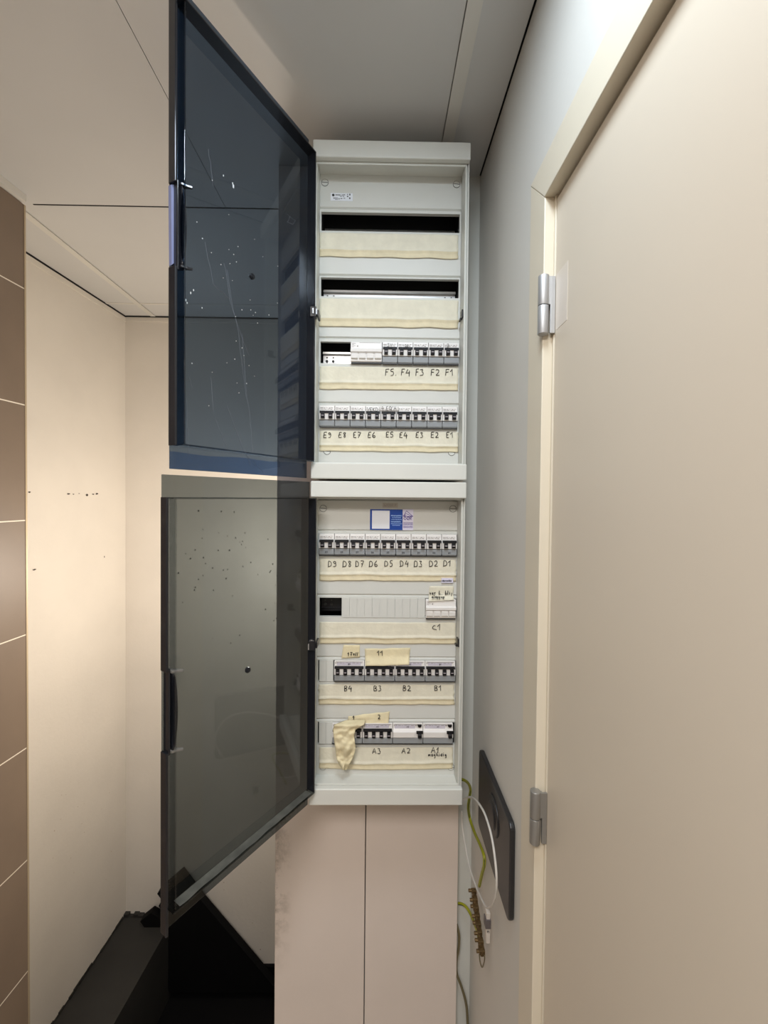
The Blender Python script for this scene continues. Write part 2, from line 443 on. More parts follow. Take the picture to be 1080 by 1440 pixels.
# walls on the left
m = MB()
def slab(m, a, b, z0, z1, t=.02, mi=0):
    """vertical slab from a to b (x,y); its thickness lies to the left of the run"""
    d = Vector((b[0]-a[0], b[1]-a[1])).normalized(); n = Vector((-d.y, d.x))*t
    m.prism([(a[0], a[1]), (b[0], b[1]), (b[0]+n.x, b[1]+n.y), (a[0]+n.x, a[1]+n.y)], 'z', z0, z1, mi)
slab(m, (XT0, -2.3), (XT1, 1.171), -.7, ZC-.022, .012)
slab(m, (XT0-.013, -2.3), (XT1-.013, 1.1705), -.7, ZC, .3, 1)
struct(m.build('wall_left', [TILE, NICHE]))
m = MB(); slab(m, (XT0+.012, -2.3), (XT1+.012, 1.165), ZC-.020, ZC-.001, .03)
struct(m.build('trim_2', TBAR))
m = MB(); m.box(XT1-.0115, XT1+.0015, 1.171, 1.176, -.7, ZC-.022)
struct(m.build('trim_3', mat('bronze_edge_trim', rgb(196,178,150), .4, metal=.4)))

def blob(m, c, right, up, rx, rz, nrm, mi=1, seed=0, n=14):
    rnd = random.Random(seed)
    pts = []
    for i in range(n):
        t = 2*math.pi*i/n; k = rnd.uniform(.65, 1.15)
        pts.append(c + nrm*.0008 + right*rx*k*math.cos(t) + up*rz*k*math.sin(t))
    m.face(pts, mi)
m = MB()
slab(m, (XN0, 1.16), (XN1, YB), -.75, ZC+.004, .1)
dl = Vector((XN1-XN0, YB-1.16, 0)).normalized(); nl = Vector((dl.y, -dl.x, 0)); up = Vector((0, 0, 1))
def on_left(px, py):
    d = ray(px, py); p0 = Vector((XN0, 1.16, 0)); return EYE + d*((p0-EYE).dot(nl)/d.dot(nl))
for i, (px, py, rx, rz) in enumerate(((96,694.5,.008,.003),(103,695,.005,.002),(111,694,.0035,.0015),(122,696,.008,.005),(131,695,.007,.003),(136,694.5,.008,.0035),(41,692,.005,.003),(146.5,783,.003,.005),(48,801,.008,.003))):
    blob(m, on_left(px, py), dl, up, rx, rz, nl, 1, i)
for i in range(16):   # small chips in the plaster low on the wall
    px = random.uniform(70, 165); py = random.uniform(1100, 1270)
    blob(m, on_left(px, py), dl, up, random.uniform(.001, .003), random.uniform(.001, .002), nl, 2, 40+i)
struct(m.build('wall_niche_left', [NICHE, SCUFF, mat('chipped_plaster', rgb(190,172,152), .9)]))
m = MB(); m.box(XN0-.1, .4, YB, YB+.1, -.75, ZC+.004)
for i in range(10):
    blob(m, at(random.uniform(290, 375), random.uniform(1230, 1340), YB), Vector((1,0,0)), up, random.uniform(.0015,.004), random.uniform(.001,.003), Vector((0,-1,0)), 1, 70+i)
m.cyl(at(218, 819, YB)+Vector((0, -.0012, 0)), 'y', .017, .002, 20)
struct(m.build('wall_niche_back', [NICHE, mat('chipped_plaster', rgb(176,158,140), .9)]))
# wall trims under the niche ceiling
m = MB(); m.box(XN0-.05, .3, YB-.004, YB, ZC-.02, ZC-.001); slab(m, (XN0+.004, 1.18), (XN1+.004, YB), ZC-.022, ZC-.002, .006)
struct(m.build('trim_4', NICHE))
# shaft block behind the cabinets
XS0 = at(388, 1000, YBD).x; XS1 = at(643.5, 1250, YBD).x
struct(MB().box(XS0, XR-.0005, YW, YB-.0005, -.75, ZC+.003).build('wall_shaft', BACKW))
# rear wall, hall floor, sunken niche floor, ledge
struct(MB().box(XT0-.3, .6, -2.4, -2.3, 0, ZC).build('wall_rear', WALLG))
struct(MB().box(XT0-.3, .6, -2.3, 1.04, -.04, 0).build('floor', FLOORM))
struct(MB().box(XS0, XR, 1.04, YW, -.04, 0).build('floor_strip', FLOORM))
ZL = at(180, 1285, YB).z; ZF = at(237, 1395, YB-.03).z
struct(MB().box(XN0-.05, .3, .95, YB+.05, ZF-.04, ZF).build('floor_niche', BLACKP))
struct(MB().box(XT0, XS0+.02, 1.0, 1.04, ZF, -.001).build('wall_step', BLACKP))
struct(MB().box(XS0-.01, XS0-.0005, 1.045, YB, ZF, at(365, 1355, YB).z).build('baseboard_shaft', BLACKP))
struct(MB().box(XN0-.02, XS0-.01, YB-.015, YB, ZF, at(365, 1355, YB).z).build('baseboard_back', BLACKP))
e0 = at_z(160, 1440, ZL); e1 = at_z(222, 1330, ZL)
ex = lambda y: e0.x+(e1.x-e0.x)*(y-e0.y)/(e1.y-e0.y)
m = MB()
rnd = random.Random(3)
# ledge along the left wall, its plaster joint slightly ragged
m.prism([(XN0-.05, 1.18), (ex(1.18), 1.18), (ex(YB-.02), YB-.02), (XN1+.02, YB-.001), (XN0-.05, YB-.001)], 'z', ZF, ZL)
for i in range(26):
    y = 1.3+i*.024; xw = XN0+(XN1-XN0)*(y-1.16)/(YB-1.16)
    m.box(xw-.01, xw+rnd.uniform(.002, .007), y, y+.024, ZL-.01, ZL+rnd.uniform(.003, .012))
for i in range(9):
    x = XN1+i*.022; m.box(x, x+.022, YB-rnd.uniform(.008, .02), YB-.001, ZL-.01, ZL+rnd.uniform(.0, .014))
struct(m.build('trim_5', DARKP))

# ------------------------------------------------------------------ black notched panel in the dark corner
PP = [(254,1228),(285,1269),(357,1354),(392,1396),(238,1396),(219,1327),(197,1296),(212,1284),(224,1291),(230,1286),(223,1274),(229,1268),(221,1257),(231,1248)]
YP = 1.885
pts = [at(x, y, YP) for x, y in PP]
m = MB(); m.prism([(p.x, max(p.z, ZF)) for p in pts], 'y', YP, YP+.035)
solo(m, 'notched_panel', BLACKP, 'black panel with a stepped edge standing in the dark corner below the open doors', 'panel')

# ------------------------------------------------------------------ cover boards behind and below the cabinets
def dirt_board():
    m_ = BOARD.copy(); m_.name = 'board_with_dirt'
    nt = m_.node_tree; b = nt.nodes['Principled BSDF']
    src = b.inputs['Base Color'].links[0].from_socket
    tc = nt.nodes.new('ShaderNodeTexCoord'); sp = nt.nodes.new('ShaderNodeSeparateXYZ'); nt.links.new(tc.outputs['Object'], sp.inputs[0])
    n = nt.nodes.new('ShaderNodeTexNoise'); n.inputs['Scale'].default_value = 26; n.inputs['Detail'].default_value = 8; n.inputs['Roughness'].default_value = .7
    nt.links.new(tc.outputs['Object'], n.inputs['Vector'])
    def mr(sock, a, b_):
        k = nt.nodes.new('ShaderNodeMapRange'); k.inputs[1].default_value = a; k.inputs[2].default_value = b_; k.inputs[3].default_value = 1; k.inputs[4].default_value = 0
        nt.links.new(sock, k.inputs[0]); return k.outputs[0]
    def mul(a, c):
        k = nt.nodes.new('ShaderNodeMath'); k.operation = 'MULTIPLY'; nt.links.new(a, k.inputs[0]); nt.links.new(c, k.inputs[1]); return k.outputs[0]
    w_ = (at(513, 1300, YBD).x-XS0)/2
    fx = mr(sp.outputs['X'], -w_+.004, -w_+.045)     # dies out away from the outer edge
    fz = mul(mr(sp.outputs['Z'], .72, .84), (lambda q: q)(mr(sp.outputs['Z'], .60, .40)))
    inv = nt.nodes.new('ShaderNodeMath'); inv.operation = 'SUBTRACT'; inv.inputs[0].default_value = 1; nt.links.new(mr(sp.outputs['Z'], .38, .56), inv.inputs[1])
    fz = mul(mr(sp.outputs['Z'], .74, .86), inv.outputs[0])
    fn = nt.nodes.new('ShaderNodeMapRange'); fn.inputs[1].default_value = .46; fn.inputs[2].default_value = .62; nt.links.new(n.outputs['Fac'], fn.inputs[0])
    f = mul(mul(fx, fz), fn.outputs[0])
    k = nt.nodes.new('ShaderNodeMath'); k.operation = 'MULTIPLY'; k.inputs[1].default_value = .6; nt.links.new(f, k.inputs[0])
    mx = nt.nodes.new('ShaderNodeMix'); mx.data_type = 'RGBA'; nt.links.new(k.outputs[0], mx.inputs[0]); nt.links.new(src, mx.inputs[6]); mx.inputs[7].default_value = rgb(105,92,78)
    nt.links.new(mx.outputs[2], b.inputs['Base Color'])
    return m_
XGAP = at(513, 1300, YBD).x
solo(MB().box(XS0, XGAP-.0012, YBD, YW-.0005, 0, ZC-.002), 'cover_board', dirt_board(), 'pale pinkish cover board with a dirty left edge, left of the seam below the cabinets', 'board', bevel=.001)
solo(MB().box(XGAP+.0012, XS1, YBD, YW-.0005, 0, ZC-.002), 'cover_board', BOARD, 'pale pinkish cover board right of the seam, beside the loose wires', 'board', bevel=.001)

# ------------------------------------------------------------------ distribution cabinets
YF, YR, YP_ = .908, .922, .966      # face of the end bars, front edge of the box, face of the cover plates
XL0, XL1, XR0, XR1 = -.147, -.1395, .1826, .1908
PXL, PXR = -.1392, .1823
def zrow(py, Y=YP_, px=546): return at(px, py, Y).z
def cover_plate(parent, ytop, ybot, slots, first=False, last=False):
    """one cover plate between two joints; slots = [(x0,x1,ytop,ybot)] windows cut through it"""
    m = MB(); c = .003
    z1, z0 = zrow(ytop), zrow(ybot)
    zt, zb = z1-c, z0+c
    if slots:
        s1, s0 = zrow(slots[0][2]), zrow(slots[0][3])
        sl = sorted((s[0], s[1]) for s in slots)
        m.face([(PXL, YP_, s1), (PXR, YP_, s1), (PXR, YP_, zt), (PXL, YP_, zt)])
        m.face([(PXL, YP_, zb), (PXR, YP_, zb), (PXR, YP_, s0), (PXL, YP_, s0)])
        x = PXL
        for a, b in sl+[(PXR, PXR)]:
            if a-x > .0002: m.face([(x, YP_, s0), (a, YP_, s0), (a, YP_, s1), (x, YP_, s1)])
            x = b
        for a, b in sl:   # reveals
            Y2 = YP_+.009
            m.face([(a, YP_, s0), (b, YP_, s0), (b, Y2, s0), (a, Y2, s0)]); m.face([(a, YP_, s1), (b, YP_, s1), (b, Y2, s1), (a, Y2, s1)])
            m.face([(a, YP_, s0), (a, YP_, s1), (a, Y2, s1), (a, Y2, s0)]); m.face([(b, YP_, s0), (b, YP_, s1), (b, Y2, s1), (b, Y2, s0)])
    else:
        m.face([(PXL, YP_, zb), (PXR, YP_, zb), (PXR, YP_, zt), (PXL, YP_, zt)])
    m.face([(PXL, YP_, zt), (PXR, YP_, zt), (PXR, YP_+c*1.3, z1), (PXL, YP_+c*1.3, z1)])
    m.face([(PXL, YP_, zb), (PXR, YP_, zb), (PXR, YP_+c*1.3, z0), (PXL, YP_+c*1.3, z0)])
    bm_ = m.build('cover_plate', GREYC, parent)
    return bm_
def screw(parent, px, py):
    p = at(px, py, YP_); m = MB()
    m.cyl((p.x, YP_-.0012, p.z), 'y', .0072, .0016, 24, 0)
    k = len(m.v)
    ring = []
    for i in range(25):
        t = 2*math.pi*i/24; ring.append((p.x+.0078*math.cos(t), YP_-.0006, p.z+.0078*math.sin(t)))
    m.tube(ring, .0004, 4, 1)
    m.tube([(p.x-.0068, YP_-.0013, p.z+.0006), (p.x+.0068, YP_-.0013, p.z-.0006)], .0006, 4, 1)
    m.build('cover_screw', [GREYC, SCREW], parent)
def din_rail(parent, py, Y, holes=True, x0=PXL+.004, x1=PXR-.004, m_=None):
    z = zrow(py); m = MB()
    m.box(x0, x1, Y, Y+.0012, z-.0175, z-.0125); m.box(x0, x1, Y, Y+.0012, z+.0125, z+.0175)
    m.box(x0, x1, Y+.007, Y+.008, z-.0125, z+.0125)
    m.box(x0, x1, Y, Y+.008, z-.0132, z-.0122); m.box(x0, x1, Y, Y+.008, z+.0122, z+.0132)
    if holes:
        for x in (x0+.009, x0+.024, x1-.009, x1-.024):
            m.cyl((x, Y+.0055, z-.003), 'y', .0034, .002, 14, 1); m.cyl((x, Y+.0065, z+.006), 'y', .002, .001, 12, 1)
    m.build('mounting_rail', [m_ or STEEL, SCREW], parent)

def housing(parent, zt0, zt1, zb0, zb1):
    m = MB()
    m.box(XL0, XL1, YR, YBD-.0005, zb0+.001, zt1-.001)
    # right wall with a groove down its front edge
    m.box(XR0+.0, XR0+.0030, YR, YBD-.0005, zb0+.001, zt1-.001); m.box(XR0+.0030, XR1-.0025, YR+.004, YBD-.0005, zb0+.001, zt1-.001); m.box(XR1-.0025, XR1, YR-.001, YBD-.0005, zb0+.001, zt1-.001)
    m.box(XL1, XR0, YR+.002, YBD-.0005, zt0+.006, zt1-.001); m.box(XL1, XR0, YR+.002, YBD-.0005, zb0+.001, zb1-.006)
    m.box(XL1, XR0, YR+.0, YR+.004, zt0-.004, zt0+.006); m.box(XL1, XR0, YR+.0, YR+.004, zb1-.006, zb1+.002)
    h = m.build('housing', GREYP, parent, bevel=.0008)
    MB().box(XL1, XR0, 1.036, 1.0435, zb1, zt0).box(XL1, XL1+.0008, YP_+.012, 1.036, zb1, zt0).box(XR0-.0008, XR0, YP_+.012, 1.036, zb1, zt0).build('interior_shade', INSHADE, parent)  # black sheets painted as the shade behind the slots
    for (a, b) in ((zt0, zt1), (zb0, zb1)):
        MB().box(XL0, XR1, YF, YR-.0005, a, b).build('end_bar', GREYP, parent, bevel=.0025, seg=3)

def cab_door(parent, hx, hy, ang, L, z0, z1, pane, up_, org):
    """smoked door, hinged on the left and swung wide open; local x runs from hinge to free edge, local y is its inner side"""
    H = z1-z0; BI = .0345; T = .0028; FD = .021
    rot = math.atan2(-math.cos(ang), -math.sin(ang))
    d = MB().box(0, L, -T, 0, 0, H).build('door', pane, None, bevel=.0008)
    d.parent = parent
    d.location = Vector((hx, hy, z0)) - org; d.rotation_euler = (0, 0, rot)
    d['label'] = 'smoked see-through door, swung open to the left'
    x0, x1 = .001, L-.006
    # inner collar that fits into the box: bottom, top, hinge side
    MB().box(x0, x1, 0, FD, BI, BI+.0025).build('door_collar', pane, d, bevel=.0006)
    MB().box(x0, x1, 0, FD, H-BI-.0025, H-BI).build('door_collar', RIMM if up_ else pane, d, bevel=.0006)
    MB().box(x0, x0+.003, 0, FD, BI+.0025, H-BI-.0025).build('door_collar', RIMM, d, bevel=.0008)
    # free edge: dark rim with a grip notch
    g0, g1 = (.420*H, .580*H)
    if up_: zz0, zz1 = org_z(d, hx, hy, ang, L, 375)-z0, org_z(d, hx, hy, ang, L, 257)-z0
    else: zz0, zz1 = org_z(d, hx, hy, ang, L, 1052)-z0, org_z(d, hx, hy, ang, L, 940)-z0
    m = MB()
    for (a, b) in ((0 if not up_ else BI, zz0), (zz1, H-(BI if not up_ else 0))):
        m.box(L-.003, L+.001, -T, .0125, a, b)
    m.box(L-.006, L-.003, -T+.001, .0125, zz0-.004, zz1+.004)
    m.build('edge_rim', RIMM, d, bevel=.0007)
    MB().box(L-.012, L-.0095, 0, FD-.002, BI+.0025, H-BI-.0025).build('door_collar', pane if up_ else CLEAR, d, bevel=.0006)
    # grip: bowed shell with an ear at each end
    m = MB(); n = 16
    def P(u, v):
        z = zz0+.002+(zz1-zz0-.004)*u; bow = .011*math.sin(math.pi*u)**.45
        return (L-.007-.0095*bow/.011*v-.001, .001+.0125*math.sin(v*2.4)+.002, z)
    m.grid(P, n, 8)
    g = m.build('grip', RIMM, d, smooth=True, solid=.0016)
    for zc, s in ((zz0+.001, -1), (zz1-.001, 1)):
        m = MB()
        prof = [(L-.006, .002), (L-.006, .016), (L-.014, .0195), (L-.020, .0235), (L-.0215, .0215), (L-.016, .013), (L-.012, .002)]
        m.prism(prof, 'z', zc-.0016, zc+.0022)
        e = m.build('grip_ear', RIMM if up_ else GREAR, d, bevel=.0007)
    # round plug near the middle
    c = door_pt(hx, hy, ang, L, *((354, 389) if up_ else (348, 942)))
    m = MB(); m.cyl((c[0], -.001, c[1]-z0), 'y', .0052, .004, 22, 0); m.cyl((c[0], .003, c[1]-z0), 'y', .0032, .0012, 18, 0)
    m.build('lock_plug', RIMM, d, bevel=.0005)
    return d, BI, H, T, FD
def door_pt(hx, hy, ang, L, px, py):
    """distance from the hinge and world height where a view ray meets the door"""
    dv = Vector((-math.sin(ang), -math.cos(ang), 0)); n = Vector((math.cos(ang), -math.sin(ang), 0))
    p0 = Vector((hx, hy, 0)); r = ray(px, py); q = EYE + r*((p0-EYE).dot(n)/r.dot(n))
    return ((q-p0).dot(dv), q.z)
def org_z(d, hx, hy, ang, L, py):
    # height on the free edge seen at image row py
    best = None
    px = 238
    return door_pt(hx, hy, ang, L, px, py)[1]
GREAR = mat('grey_grip_ear', rgb(104,101,96), .5)

def marks(door_, hx, hy, ang, L, z0, strokes, m_, r, name, y=.0004):
    m = MB()
    for s in strokes:
        pts = []
        for (px, py) in s:
            a, z = door_pt(hx, hy, ang, L, px, py); pts.append((a, y, z-z0))
        m.tube(pts, r, 4)
    o = m.build(name, m_, door_); o['kind'] = 'stuff'; return o

def hinge_clip(parent, px, py, bright):
    p = at(px, py, .905); m = MB()
    m.box(p.x-.0095, p.x+.0035, .897, .912, p.z-.011, p.z+.011); m.box(p.x+.0035, p.x+.0085, .902, .93, p.z-.008, p.z+.006)
    c = m.build('hinge_clip', CLIP, parent, bevel=.0012)
    if bright:
        b = MB(); b.cyl((p.x-.003, .8965, p.z-.0055), 'z', .0026, .011, 12); b.cyl((p.x+.0038, .899, p.z-.0055), 'z', .002, .011, 12)
    else:
        b = MB(); b.box(p.x-.0105, p.x-.0085, .896, .8985, p.z-.009, p.z+.004); b.cyl((p.x-.004, .899, p.z+.0108), 'z', .0026, .0014, 12)
    b.build('hinge_pin', CHROME, c)
def catch(parent, px, py):
    p = at(px, py, .93); m = MB(); m.box(XR0-.0035, XR0+.0005, .928, .944, p.z-.009, p.z+.009); m.box(XR0-.006, XR0-.002, .936, .95, p.z-.011, p.z-.006)
    m.build('door_catch', CLIP, parent, bevel=.001)

# --- upper cabinet
zt1 = at(550, 197.5, YF).z; zt0 = at(550, 222, YF).z; zb1 = at(550, 651.5, YF).z; zb0 = at(550, 674.2, YF).z
ORGU = Vector((.02, .975, zb0))
CABU = thing('distribution_cabinet', 'upper light grey electrical cabinet under the ceiling with its smoked door open', 'electrical cabinet', ORGU, 'electrical cabinets one above the other')
housing(CABU, zt0, zt1, zb0, zb1)
SX0, SX1 = at(450.5, 500, YP_).x, at(645.5, 400, YP_).x
cover_plate(CABU, 240, 294, [])
cover_plate(CABU, 294, 388, [(SX0, SX1, 299.5, 326)])
cover_plate(CABU, 388, 476, [(SX0, SX1, 391.5, 418)])
cover_plate(CABU, 476, 567.5, [(SX0, SX1, 481.5, 512)])
cover_plate(CABU, 567.5, 654, [(SX0, SX1, 571.5, 602.5)])
for s in ((457, 257), (642, 259.5), (460, 634.5), (635, 636)): screw(CABU, *s)
din_rail(CABU, 312, 1.022, False); din_rail(CABU, 408.6, 1.003); din_rail(CABU, 499, 1.003)
HXU, HYU, AU, LU = -.1555, .91, math.radians(29.0), .3205
dU, BI, HU, T_, FD_ = cab_door(CABU, HXU, HYU, AU, LU, zb0+.001, zt1, SHADEUP, True, ORGU)
hinge_clip(CABU, 443, 440, True); catch(CABU, 648, 441)
Z0U = zb0+.001
rs = random.Random(9)
def wob(pts, k=.6, n=5):
    out = []
    for i in range(len(pts)-1):
        for j in range(n):
            t = j/n; out.append((pts[i][0]*(1-t)+pts[i+1][0]*t+rs.uniform(-k, k), pts[i][1]*(1-t)+pts[i+1][1]*t+rs.uniform(-k, k)))
    return out+[pts[-1]]
marks(dU, HXU, HYU, AU, LU, Z0U, [wob([(293,210),(297,240),(299,262)]), wob([(288,340),(300,400),(322,420)],1), wob([(315,370),(324,425),(338,470),(350,500)]), wob([(318,380),(335,470),(346,560)],1), wob([(340,470),(348,560),(356,640)],1),
    wob([(262,560),(264,600),(265,640)]), wob([(303,590),(318,628)]), wob([(318,570),(345,640),(372,665)],1), wob([(330,600),(352,655)]), wob([(296,530),(300,580)]), wob([(402,300),(415,310),(412,316),(404,312),(408,304)]), wob([(266,530),(270,545)])], SCR, .00028, 'scratches')
m = MB()
for i in range(46):
    px = rs.gauss(335, 38); py = rs.gauss(430, 90)
    if 252 < px < 392 and 200 < py < 640:
        a, z = door_pt(HXU, HYU, AU, LU, px, py); q = rs.uniform(.0003, .0007); m.box(a-q, a+q, 0, .0006, z-Z0U-q, z-Z0U+q)
for (px, py, q) in ((328,262,.0022),(327,258,.0012),(314,247,.001),(268,412,.0012),(272,408,.001),(261,422,.0012),(263,426,.001),(284,433,.0008)):
    a, z = door_pt(HXU, HYU, AU, LU, px, py); m.box(a-q*.6, a+q*.6, 0, .0006, z-Z0U-q*1.3, z-Z0U+q*1.3)
m.build('dust_specks', SPECK, dU)['kind'] = 'stuff'
# remains of protective film along the lower edge and in the grip
m = MB()
def PF(u, v):
    return (.004+(LU-.006)*u, -T_-.0008-.0005*math.sin(u*9), .0005+v*(.030-.005*u+.0012*math.sin(u*14)))
m.grid(PF, 24, 3); m.build('protective_film', FILM, dU)
zz = [door_pt(HXU, HYU, AU, LU, 238, y)[1]-Z0U for y in (373, 258)]
MB().prism([(LU-.003, zz[0]+.004), (LU+.0005, zz[0]), (LU+.0015, zz[1]-.003), (LU-.003, zz[1])], 'y', -.002, .004).build('grip_film', FILMS, dU)

# --- lower cabinet
zt1 = at(545, 677.3, YF).z; zt0 = at(545, 700, YF).z; zb1 = at(543, 1110, YF).z; zb0 = at(543, 1133, YF).z
ORGL = Vector((.02, .975, zb0))
CABL = thing('distribution_cabinet', 'lower light grey electrical cabinet above the pink boards with its grey smoked door open', 'electrical cabinet', ORGL, 'electrical cabinets one above the other')
housing(CABL, zt0, zt1, zb0, zb1)
TX0, TX1 = at(448.5, 760, YP_).x, at(643, 800, YP_).x
cover_plate(CABL, 703, 746.5, [])
cover_plate(CABL, 746.5, 837, [(TX0, TX1, 751, 782.5)])
cover_plate(CABL, 837, 924.5, [(at(449, 850, YP_).x, at(480.5, 850, YP_).x, 841, 867.5), (at(480.8, 850, YP_).x, TX1, 841, 867.5)])
cover_plate(CABL, 924.5, 1011.5, [(TX0, TX1, 928.5, 959)])
cover_plate(CABL, 1011.5, 1101, [(TX0, TX1, 1015.5, 1047)])
for s in ((454.5, 715), (637, 715.5), (454, 1078), (634, 1078.5)): screw(CABL, *s)
din_rail(CABL, 855, 1.003, True, m_=mat('shaded_rail', (.012,.012,.015,1), .45))  # rail colour darkened to stand for the shade in this slot
HXL, HYL, AL, LL = -.149, .911, math.radians(33.5), .3245
dL, BI, HL, T_, FD_ = cab_door(CABL, HXL, HYL, AL, LL, zb0, zt1-.002, SHADELO, False, ORGL)
hinge_clip(CABL, 441, 906, False); catch(CABL, 643, 904)
m = MB()
for i in range(60):
    px = rs.choice((rs.gauss(322, 25), rs.gauss(385, 6), rs.gauss(300, 30))); py = rs.gauss(790, 60)
    if 250 < px < 391 and 712 < py < 960:
        a, z = door_pt(HXL, HYL, AL, LL, px, py); q = rs.uniform(.0005, .0012); m.box(a-q, a+q, 0, .0005, z-zb0-q, z-zb0+q)
m.build('dirt_specks', DSPECK, dL)['kind'] = 'stuff'
# pale dust along the collar of the lower door
m = MB(); m.grid(lambda u, v: (.008+(LL-.026)*u, .0015+.0165*v+(.0022*noise.noise(Vector((u*11, 3, 1))) if v > .9 else 0), BI+.0028), 40, 3)
m.build('dust_film', mat('grey_dust', rgb(80,80,74), .9, var=.35, scale=50), dL)

# ------------------------------------------------------------------ breakers
YM = .958
def breaker_proto(poles, kind):
    w_ = .0174*poles; g = .0004
    r = bpy.data.objects.new('circuit_breaker' if kind != 'rcd' else 'residual_current_breaker', None); COL.objects.link(r); r.empty_display_size = .02
    x0, x1 = -w_/2+g, w_/2-g
    m = MB()
    TOP = .0500 if kind == 'two' else .0478
    # profile (y,z): foot, lower face, nose, upper face
    prof = [(.03, .0034), (.0065, .0034), (.0060, .0), (.003, .0), (.0025, .0165), (-.0045, .0175), (-.0055, .031), (-.001, .0375), (.001, TOP), (.0060, TOP), (.0065, TOP-.0034), (.03, TOP-.0034)]
    m.prism(prof, 'x', x0, x1)
    m.build('body', MWHITE, r, bevel=.0005)
    m = MB(); m.prism([(.0, .0015), (-.0025, .004), (-.0035, .0150), (-.001, .0165), (.004, .0165), (.004, .0015)], 'x', x0+.0004, x1-.0004)
    m.build('terminal_cover', MGREY, r, bevel=.0005)
    m = MB(); m.box(x0, x1, -.0004, .006, 0, .0014); m.box(x0-.0003, x0+.0004, -.003, .0, .0008, .005); m.build('foot', MBASE, r)
    if kind in ('two', 'four'):
        for i in range(poles):
            xc = -w_/2+.0174*(i+.5)
            m = MB(); hw = .0042 if kind == 'two' else .0042
            m.prism([(-.004, .0195), (-.0105, .0200), (-.0110, .0255), (-.0095, .0315), (-.004, .0315)], 'x', xc-hw, xc+hw, 0)
            m.box(xc-hw*.7, xc+hw*.7, -.0114, -.0104, .0245, .0262, 1)
            m.build('toggle', [MBLK, MDASH], r)
        t0 = .0316 if kind == 'two' else .0330
        m = MB(); m.prism([(.0, t0), (-.0080, t0), (-.0072, .0366), (.0, .0374)], 'x', x0+.0012, x1-.0012)
        m.build('tie_bar', MBLK, r, bevel=.0004)
        if kind == 'four':
            m = MB(); m.box(x0+.006, x1-.008, -.0012, .0, .0385, .0452); m.build('label_window', MWIN, r)
    else:
        m = MB(); m.box(x0+.004, x1-.018, -.0012, .0, .0370, .0450); m.build('label_window', MWIN, r)
        xc = x1-.0075
        m = MB(); m.prism([(-.004, .0190), (-.0120, .0200), (-.0125, .0265), (-.0100, .0300), (-.004, .0300)], 'x', xc-.0042, xc+.0042); m.box(xc-.0075, xc+.0072, -.0085, -.002, .0285, .0335)
        m.build('toggle', MBLK, r, bevel=.0004)
        m = MB(); pts = [(xc+.0048*math.cos(t), .0462+.0052*math.sin(t)) for t in [math.pi+math.pi*i/12 for i in range(13)]]
        m.prism(pts, 'y', -.004, .002); m.build('test_button', MBLK, r)
        m = MB(); m.prism([(-.0035, .0176), (-.0068, .019), (-.0072, .0315), (-.0035, .0335)], 'x', x0+.0006, x1-.018); m.build('nose_bar', MWHITE, r, bevel=.0006)
    # thin printed lines across the upper face
    m = MB(); rnd = random.Random(poles)
    for k, zz_ in enumerate((.0405, .0440)):
        if kind != 'two' and k == 0: continue
        x = x0+.002
        while x < x1-.006:
            l_ = rnd.uniform(.002, .007); m.box(x, min(x+l_, x1-.002), -.0013-.0, .0, zz_+rnd.uniform(-.0008, .0008), zz_+.0005+rnd.uniform(-.0005, .0008)); x += l_+rnd.uniform(.001, .004)
    if kind != 'two':
        m.box(x0+.003, x1-.003, -.0006, .0008, .0462, .0466)
    m.build('print', PRINT, r)
    return r
PROTO = {}
def breaker(poles, kind, xc, z, label, group, code=None, code_z=None):
    key = (poles, kind)
    if key not in PROTO:
        r = PROTO[key] = breaker_proto(poles, kind)
    else:
        src = PROTO[key]
        r = src.copy(); COL.objects.link(r)
        for ch in list(src.children):
            if ch.name.startswith('code_print'): continue
            c = ch.copy(); COL.objects.link(c); c.parent = r
    r.location = (xc, YM, z)
    tag(r, label, 'circuit breaker', group)
    if code:
        m = MB(); h = .0038 if kind == 'two' else .0034; 
        zz_ = .0068 if kind == 'two' else .0398
        y = -.0036 if kind == 'two' else -.0016
        wl = wlen(code, h); write(m, code, -wl/2, y, zz_, h, .00034, .02, gap=.15)
        m.build('code_print', PRINTD, r)
    return r
def zbot(py): return at(546, py, YM).z
pE = 'two-pole breakers of the bottom row, upper cabinet'
x0, x1 = at(449, 588, YM).x, at(643.3, 588, YM).x; st = (x1-x0)/9
for i in range(9):
    n = 9-i
    breaker(2, 'two', x0+st*(i+.5), zbot(602), 'two-pole breaker above the pen mark E%d in the upper cabinet bottom row' % n, pE)
pF = 'two-pole breakers of the third row, upper cabinet'
x1 = at(645.5, 500, YM).x; xF0 = x1-st*5
for i in range(5):
    n = 5-i
    breaker(2, 'two', xF0+st*(i+.5), zbot(512), 'two-pole breaker above the pen mark F%d right of the white module' % n, pF)
pD = 'two-pole breakers of the top row, lower cabinet'
x0, x1 = at(448.5, 767, YM).x, at(642.5, 767, YM).x; st = (x1-x0)/9
for i in range(9):
    n = 9-i
    breaker(2, 'two', x0+st*(i+.5), zbot(782), 'two-pole breaker printed D%d in the top row of the lower cabinet' % n, pD, 'D%d' % n)
pB = 'four-pole breakers of the third row, lower cabinet'
x0, x1 = at(469.8, 942, YM).x, at(640.3, 942, YM).x; st4 = (x1-x0)/4
for i in range(4):
    n = 4-i
    breaker(4, 'four', x0+st4*(i+.5), zbot(959), 'four-pole breaker above the pen mark B%d in the lower cabinet' % n, pB, 'B%d' % n)
x1 = at(637, 1031, YM).x
breaker(4, 'rcd', x1-st4*.5, zbot(1046.5), 'breaker with test button above the pen mark A1, rightmost in the bottom row', 'breakers with a test button', 'A1')
breaker(4, 'rcd', x1-st4*1.5, zbot(1046.5), 'breaker with test button above the pen mark A2, second from right', 'breakers with a test button', 'A2')
